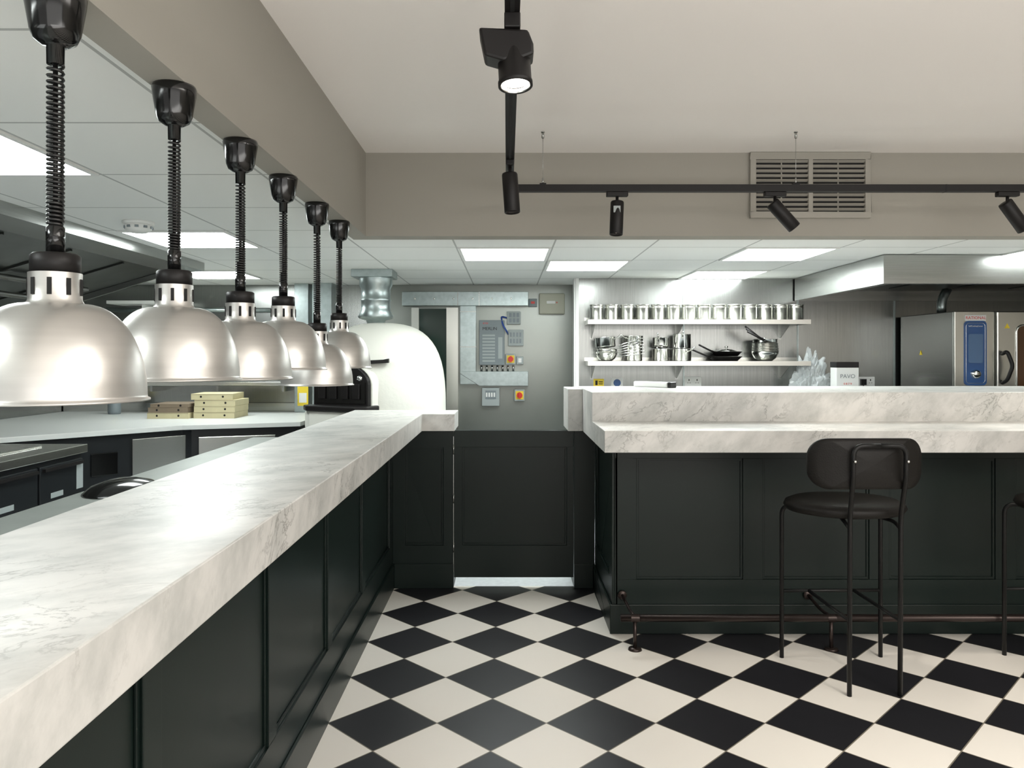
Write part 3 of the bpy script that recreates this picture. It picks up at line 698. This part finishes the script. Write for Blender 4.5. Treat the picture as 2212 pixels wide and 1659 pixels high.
obj('ceiling_box',MB().box(-0.17,0.15,-0.14,0.14,0.355,0.415),'galv',r,bevel=0.004)

# ------------------------------------------------------------------ left kitchen
r=root('prep_worktop','white topped L-shaped prep counter against the wall','worktop',(-2.6,6.5,0))
pts=[(-1.64,6.1),(-2.45,5.80),(-3.35,4.78),(-4.19,4.78),(-4.19,7.29),(-1.64,7.29)]
obj('top',MB().prism([(x+2.6,y-6.5) for x,y in pts],0.865,0.90),'topwhite',r,bevel=0.003)
pb=[(-1.70,6.18),(-2.43,5.92),(-3.30,4.88),(-4.19,4.88),(-4.19,7.29),(-1.70,7.29)]
obj('cabinet_body',MB().prism([(x+2.6,y-6.5) for x,y in pb],0,0.865),'darkunit',r)
ang=math.degrees(math.atan2(0.26,0.73))
XD=T(-2.43+2.6,5.92-6.5,0)@R(ang,'Z')
obj('door',MB().box(0.05,0.62,-0.03,0,0.12,0.80,X=XD),'satin',r,bevel=0.005)
obj('lock',MB().lathe([(0,0.008),(0.018,0.006),(0.02,0)],16,X=XD@T(0.33,-0.03,0.72)@R(90,'X')),'polished',r)
ang2=math.degrees(math.atan2(1.04,0.87)); XE=T(-3.30+2.6,4.88-6.5,0)@R(ang2,'Z')
obj('side_panel',MB().box(0.9,1.3,-0.02,0,0.05,0.82,X=XE),'satin',r,bevel=0.003)
obj('controller',MB().box(0.62,0.80,-0.012,0,0.58,0.74,X=XE),'gloss',r,bevel=0.004)
obj('upstand',MB().box(-1.59,0.96,0.76,0.79,0.90,0.98),'steel',r)
r=root('drawer_fridge','stainless counter fridge with dark drawers','fridge',(-2.62,3.78,0))
obj('body',MB().box(-0.7,0,-1.8,0.95,0.0,0.83),'darkunit',r)
obj('top',MB().box(-0.72,0.03,-1.82,0.97,0.83,0.88),'satin',r,bevel=0.004)
for i in range(5): obj('pan_lid',MB().box(-0.6,-0.15,-1.6+0.5*i,-1.2+0.5*i,0.88,0.892),'polished',r,bevel=0.004)
for i in range(6):
    y0=-1.75+0.45*i
    for z0,z1 in ((0.08,0.42),(0.44,0.80)):
        d=obj('drawer',MB().box(0,0.02,y0,y0+0.43,z0,z1),'darkunit',r,bevel=0.004)
        obj('handle',MB().box(0.02,0.04,y0+0.02,y0+0.41,z1-0.03,z1-0.012),'black',d)
        if z1>0.7: obj('badge',MB().box(0.02,0.022,y0+0.10,y0+0.22,z0+0.17,z0+0.20),'lgrey',d)
obj('sticker',MB().box(0.0205,0.022,0.86,0.93,0.62,0.78),'lgrey',r)
def pbox(x,y,z,mat,hh,lab,rz=0,hw=0.172):
    r=root('pizza_box',lab,'box',(x,y,z),(0,0,rz),group='stacked pizza boxes')
    obj('carton',MB().box(-hw,hw,-0.17,0.17,0,hh-0.001),mat,r,bevel=0.002)
    for dx in (-0.09,0.09): obj('vent_hole',MB().lathe([(0,0.001),(0.009,0.001)],12,X=T(dx,-0.170,hh*0.5)@R(90,'X')),'black',r)
    obj('lid_seam',MB().box(-hw,hw,-0.1712,-0.170,hh*0.84,hh*0.88),'brown',r)
for i in range(4): pbox(-2.46-(0.04 if i==3 else 0.0)+0.004*i,6.62,0.90+0.052*i,'card',0.052,'flat cream cardboard pizza box in a stack',rz=(0 if i<3 else 4))
pbox(-2.83,6.58,0.90,'card',0.05,'flat cream cardboard pizza box in a stack')
pbox(-2.83,6.58,0.95,'brown',0.045,'brown cardboard pizza box on a cream one',hw=0.165)
pbox(-2.82,6.58,0.995,'brown',0.03,'thin brown cardboard box topping the stack',rz=2,hw=0.16)
r=root('wall_shelf','stainless shelf above the prep worktop','shelf',(-2.65,7.0,1.19),group='steel wall shelves')
obj('shelf_board',MB().box(-0.75,0.65,-0.05,0.30,-0.035,0),'satin',r,bevel=0.003)
for x in (-0.6,0.0,0.6): obj('bracket',MB().box(x,x+0.02,0.0,0.30,-0.09,-0.035),'steel',r)
r=root('wall_shelf','pale high shelf on the steel wall','shelf',(-3.35,7.0,1.93),group='steel wall shelves')
obj('shelf_board',MB().box(-0.3,0.35,0.0,0.30,-0.03,0),'white',r,bevel=0.003)
obj('bracket',MB().box(0.0,0.02,0.05,0.30,-0.12,-0.03),'white',r)
obj('pipe_run',MB().tube([(-3.9,7.275,1.86),(-2.02,7.275,1.86)],0.02,12).tube([(-2.6,7.275,1.86),(-2.6,7.275,1.3)],0.012,8),'galv',label='horizontal steel pipe along the wall',cat='pipe')
obj('wall_column',MB().box(-1.98,-1.85,7.16,7.3,0.9,HK),'galv',label='vertical stainless steel boxed column',cat='column',bevel=0.004)
obj('wall_column',MB().box(-1.80,-1.62,7.10,7.3,0.9,HK),'galv',label='vertical galvanised boxed column beside the oven',cat='column',bevel=0.004)
r=root('utility_box','pale wall-mounted utility box','control box',(-2.95,7.3,1.62))
obj('housing',MB().box(-0.12,0.12,-0.1,0,-0.12,0.16),'lgrey',r,bevel=0.005); obj('dial',MB().lathe([(0,0.01),(0.02,0)],14,X=T(0.05,-0.1,0.08)@R(90,'X')),'grey',r)
r=root('notice','small green and yellow safety notice','sign',(-1.90,7.155,1.06))
obj('sheet',MB().box(-0.05,0.05,0,0.004,-0.1,0.1),'yellow',r); obj('symbol',MB().box(-0.035,0.035,-0.001,0,-0.07,0.02),'white',r)
r=root('spray_bottle','small yellow topped bottle on the worktop','bottle',(-3.55,6.95,0.90))
obj('bottle',MB().lathe([(0,0),(0.05,0),(0.055,0.02),(0.055,0.10),(0.02,0.14),(0,0.14)],24),'grey',r); obj('cap',MB().lathe([(0.03,0.13),(0.03,0.19),(0,0.19)],16),'yellow',r)
r=root('extractor_hood','wide stainless hood with dark sloping filters','extractor hood',(-2.2,2.5,HK))
h=MB(); h.prism([(0,0),(0,-0.06),(-0.22,-0.075),(-0.22,0)],-3.0,3.07,X=XY)
h.prism([(0,0),(0,-0.06),(-0.22,-0.075),(-1.98,-0.62),(-1.98,0)],3.07,3.09,X=XY)
obj('canopy',h,'steel',r)
h=MB(); h.prism([(-0.22,0),(-0.22,-0.04),(-1.98,-0.56),(-1.98,0)],-3.0,3.06,X=XY)
for i in range(10): h.prism([(-0.30,-0.06),(-0.30,-0.075),(-1.6,-0.46),(-1.6,-0.445)],-2.9+i*0.6,-2.88+i*0.6,X=XY)
obj('filter',h,'filt',r)
for z,x in ((-0.22,-0.7),(-0.30,-0.85)): obj('pipe',MB().tube([(x,-2.9,z),(x,2.8,z)],0.018,10),'steel',r)

# ------------------------------------------------------------------ lights / world / camera
w=bpy.data.worlds.new('World'); scene.world=w; w.use_nodes=True
w.node_tree.nodes['Background'].inputs[0].default_value=(1.0,0.98,0.95,1); w.node_tree.nodes['Background'].inputs[1].default_value=0.5
def area(name,loc,rot,sx,sy,power,col):
    l=bpy.data.lights.new(name,'AREA'); l.shape='RECTANGLE'; l.size=sx; l.size_y=sy; l.energy=power; l.color=col
    o=bpy.data.objects.new(name,l); COL.objects.link(o); o.location=loc; o.rotation_euler=[math.radians(a) for a in rot]
area('rear_fill',(2.2,-2.9,1.2),(100,0,0),6.5,1.9,45,(1.0,0.975,0.94))  # unseen area light added behind the camera to fill the dining side
area('dining_bounce_fill',(2.3,-1.4,0.9),(180,0,0),5.0,2.2,125,(1.0,0.975,0.94))  # added lamp facing up, brightens the ceiling for soft bounce
area('dining_overhead_fill',(2.6,0.2,2.44),(0,0,0),3.5,1.6,90,(1.0,0.95,0.89))  # added out-of-view downward fill for the dining side
area('kitchen_ceiling_fill',(-2.6,-1.2,1.0),(180,0,0),2.2,2.0,28,(0.96,1.0,0.98))  # added up-facing fill, lifts the left kitchen ceiling
def spotl(name,loc,target,power,ang,blend=0.8):
    l=bpy.data.lights.new(name,'SPOT'); l.energy=power; l.spot_size=math.radians(ang); l.spot_blend=blend; l.color=(1.0,0.91,0.8); l.shadow_soft_size=0.03
    o=bpy.data.objects.new(name,l); COL.objects.link(o); o.location=loc
    o.rotation_euler=(Vector(target)-Vector(loc)).to_track_quat('-Z','Y').to_euler()
spotl('spot_beam',(0.51,3.53,1.98),(0.62,3.7,0.9),12,60)
spotl('spot_beam',(1.36,3.55,2.02),(1.9,3.8,1.0),20,65)
spotl('spot_beam',(2.42,3.55,2.02),(2.8,3.8,1.0),20,65)
spotl('spot_beam',(0.02,1.70,1.98),(0.3,1.5,0),16,60)
spotl('spot_beam',(2.2,1.2,2.15),(1.9,2.4,0),60,60)

cam=bpy.data.cameras.new('Camera'); cam.sensor_width=36; cam.lens=1660/2212*36
cam.shift_x=11/2212; cam.shift_y=-59.5/2212; cam.clip_start=0.02
co=bpy.data.objects.new('Camera',cam); COL.objects.link(co); co.location=(0,0,1.42); co.rotation_euler=(math.radians(90),0,0)
scene.camera=co
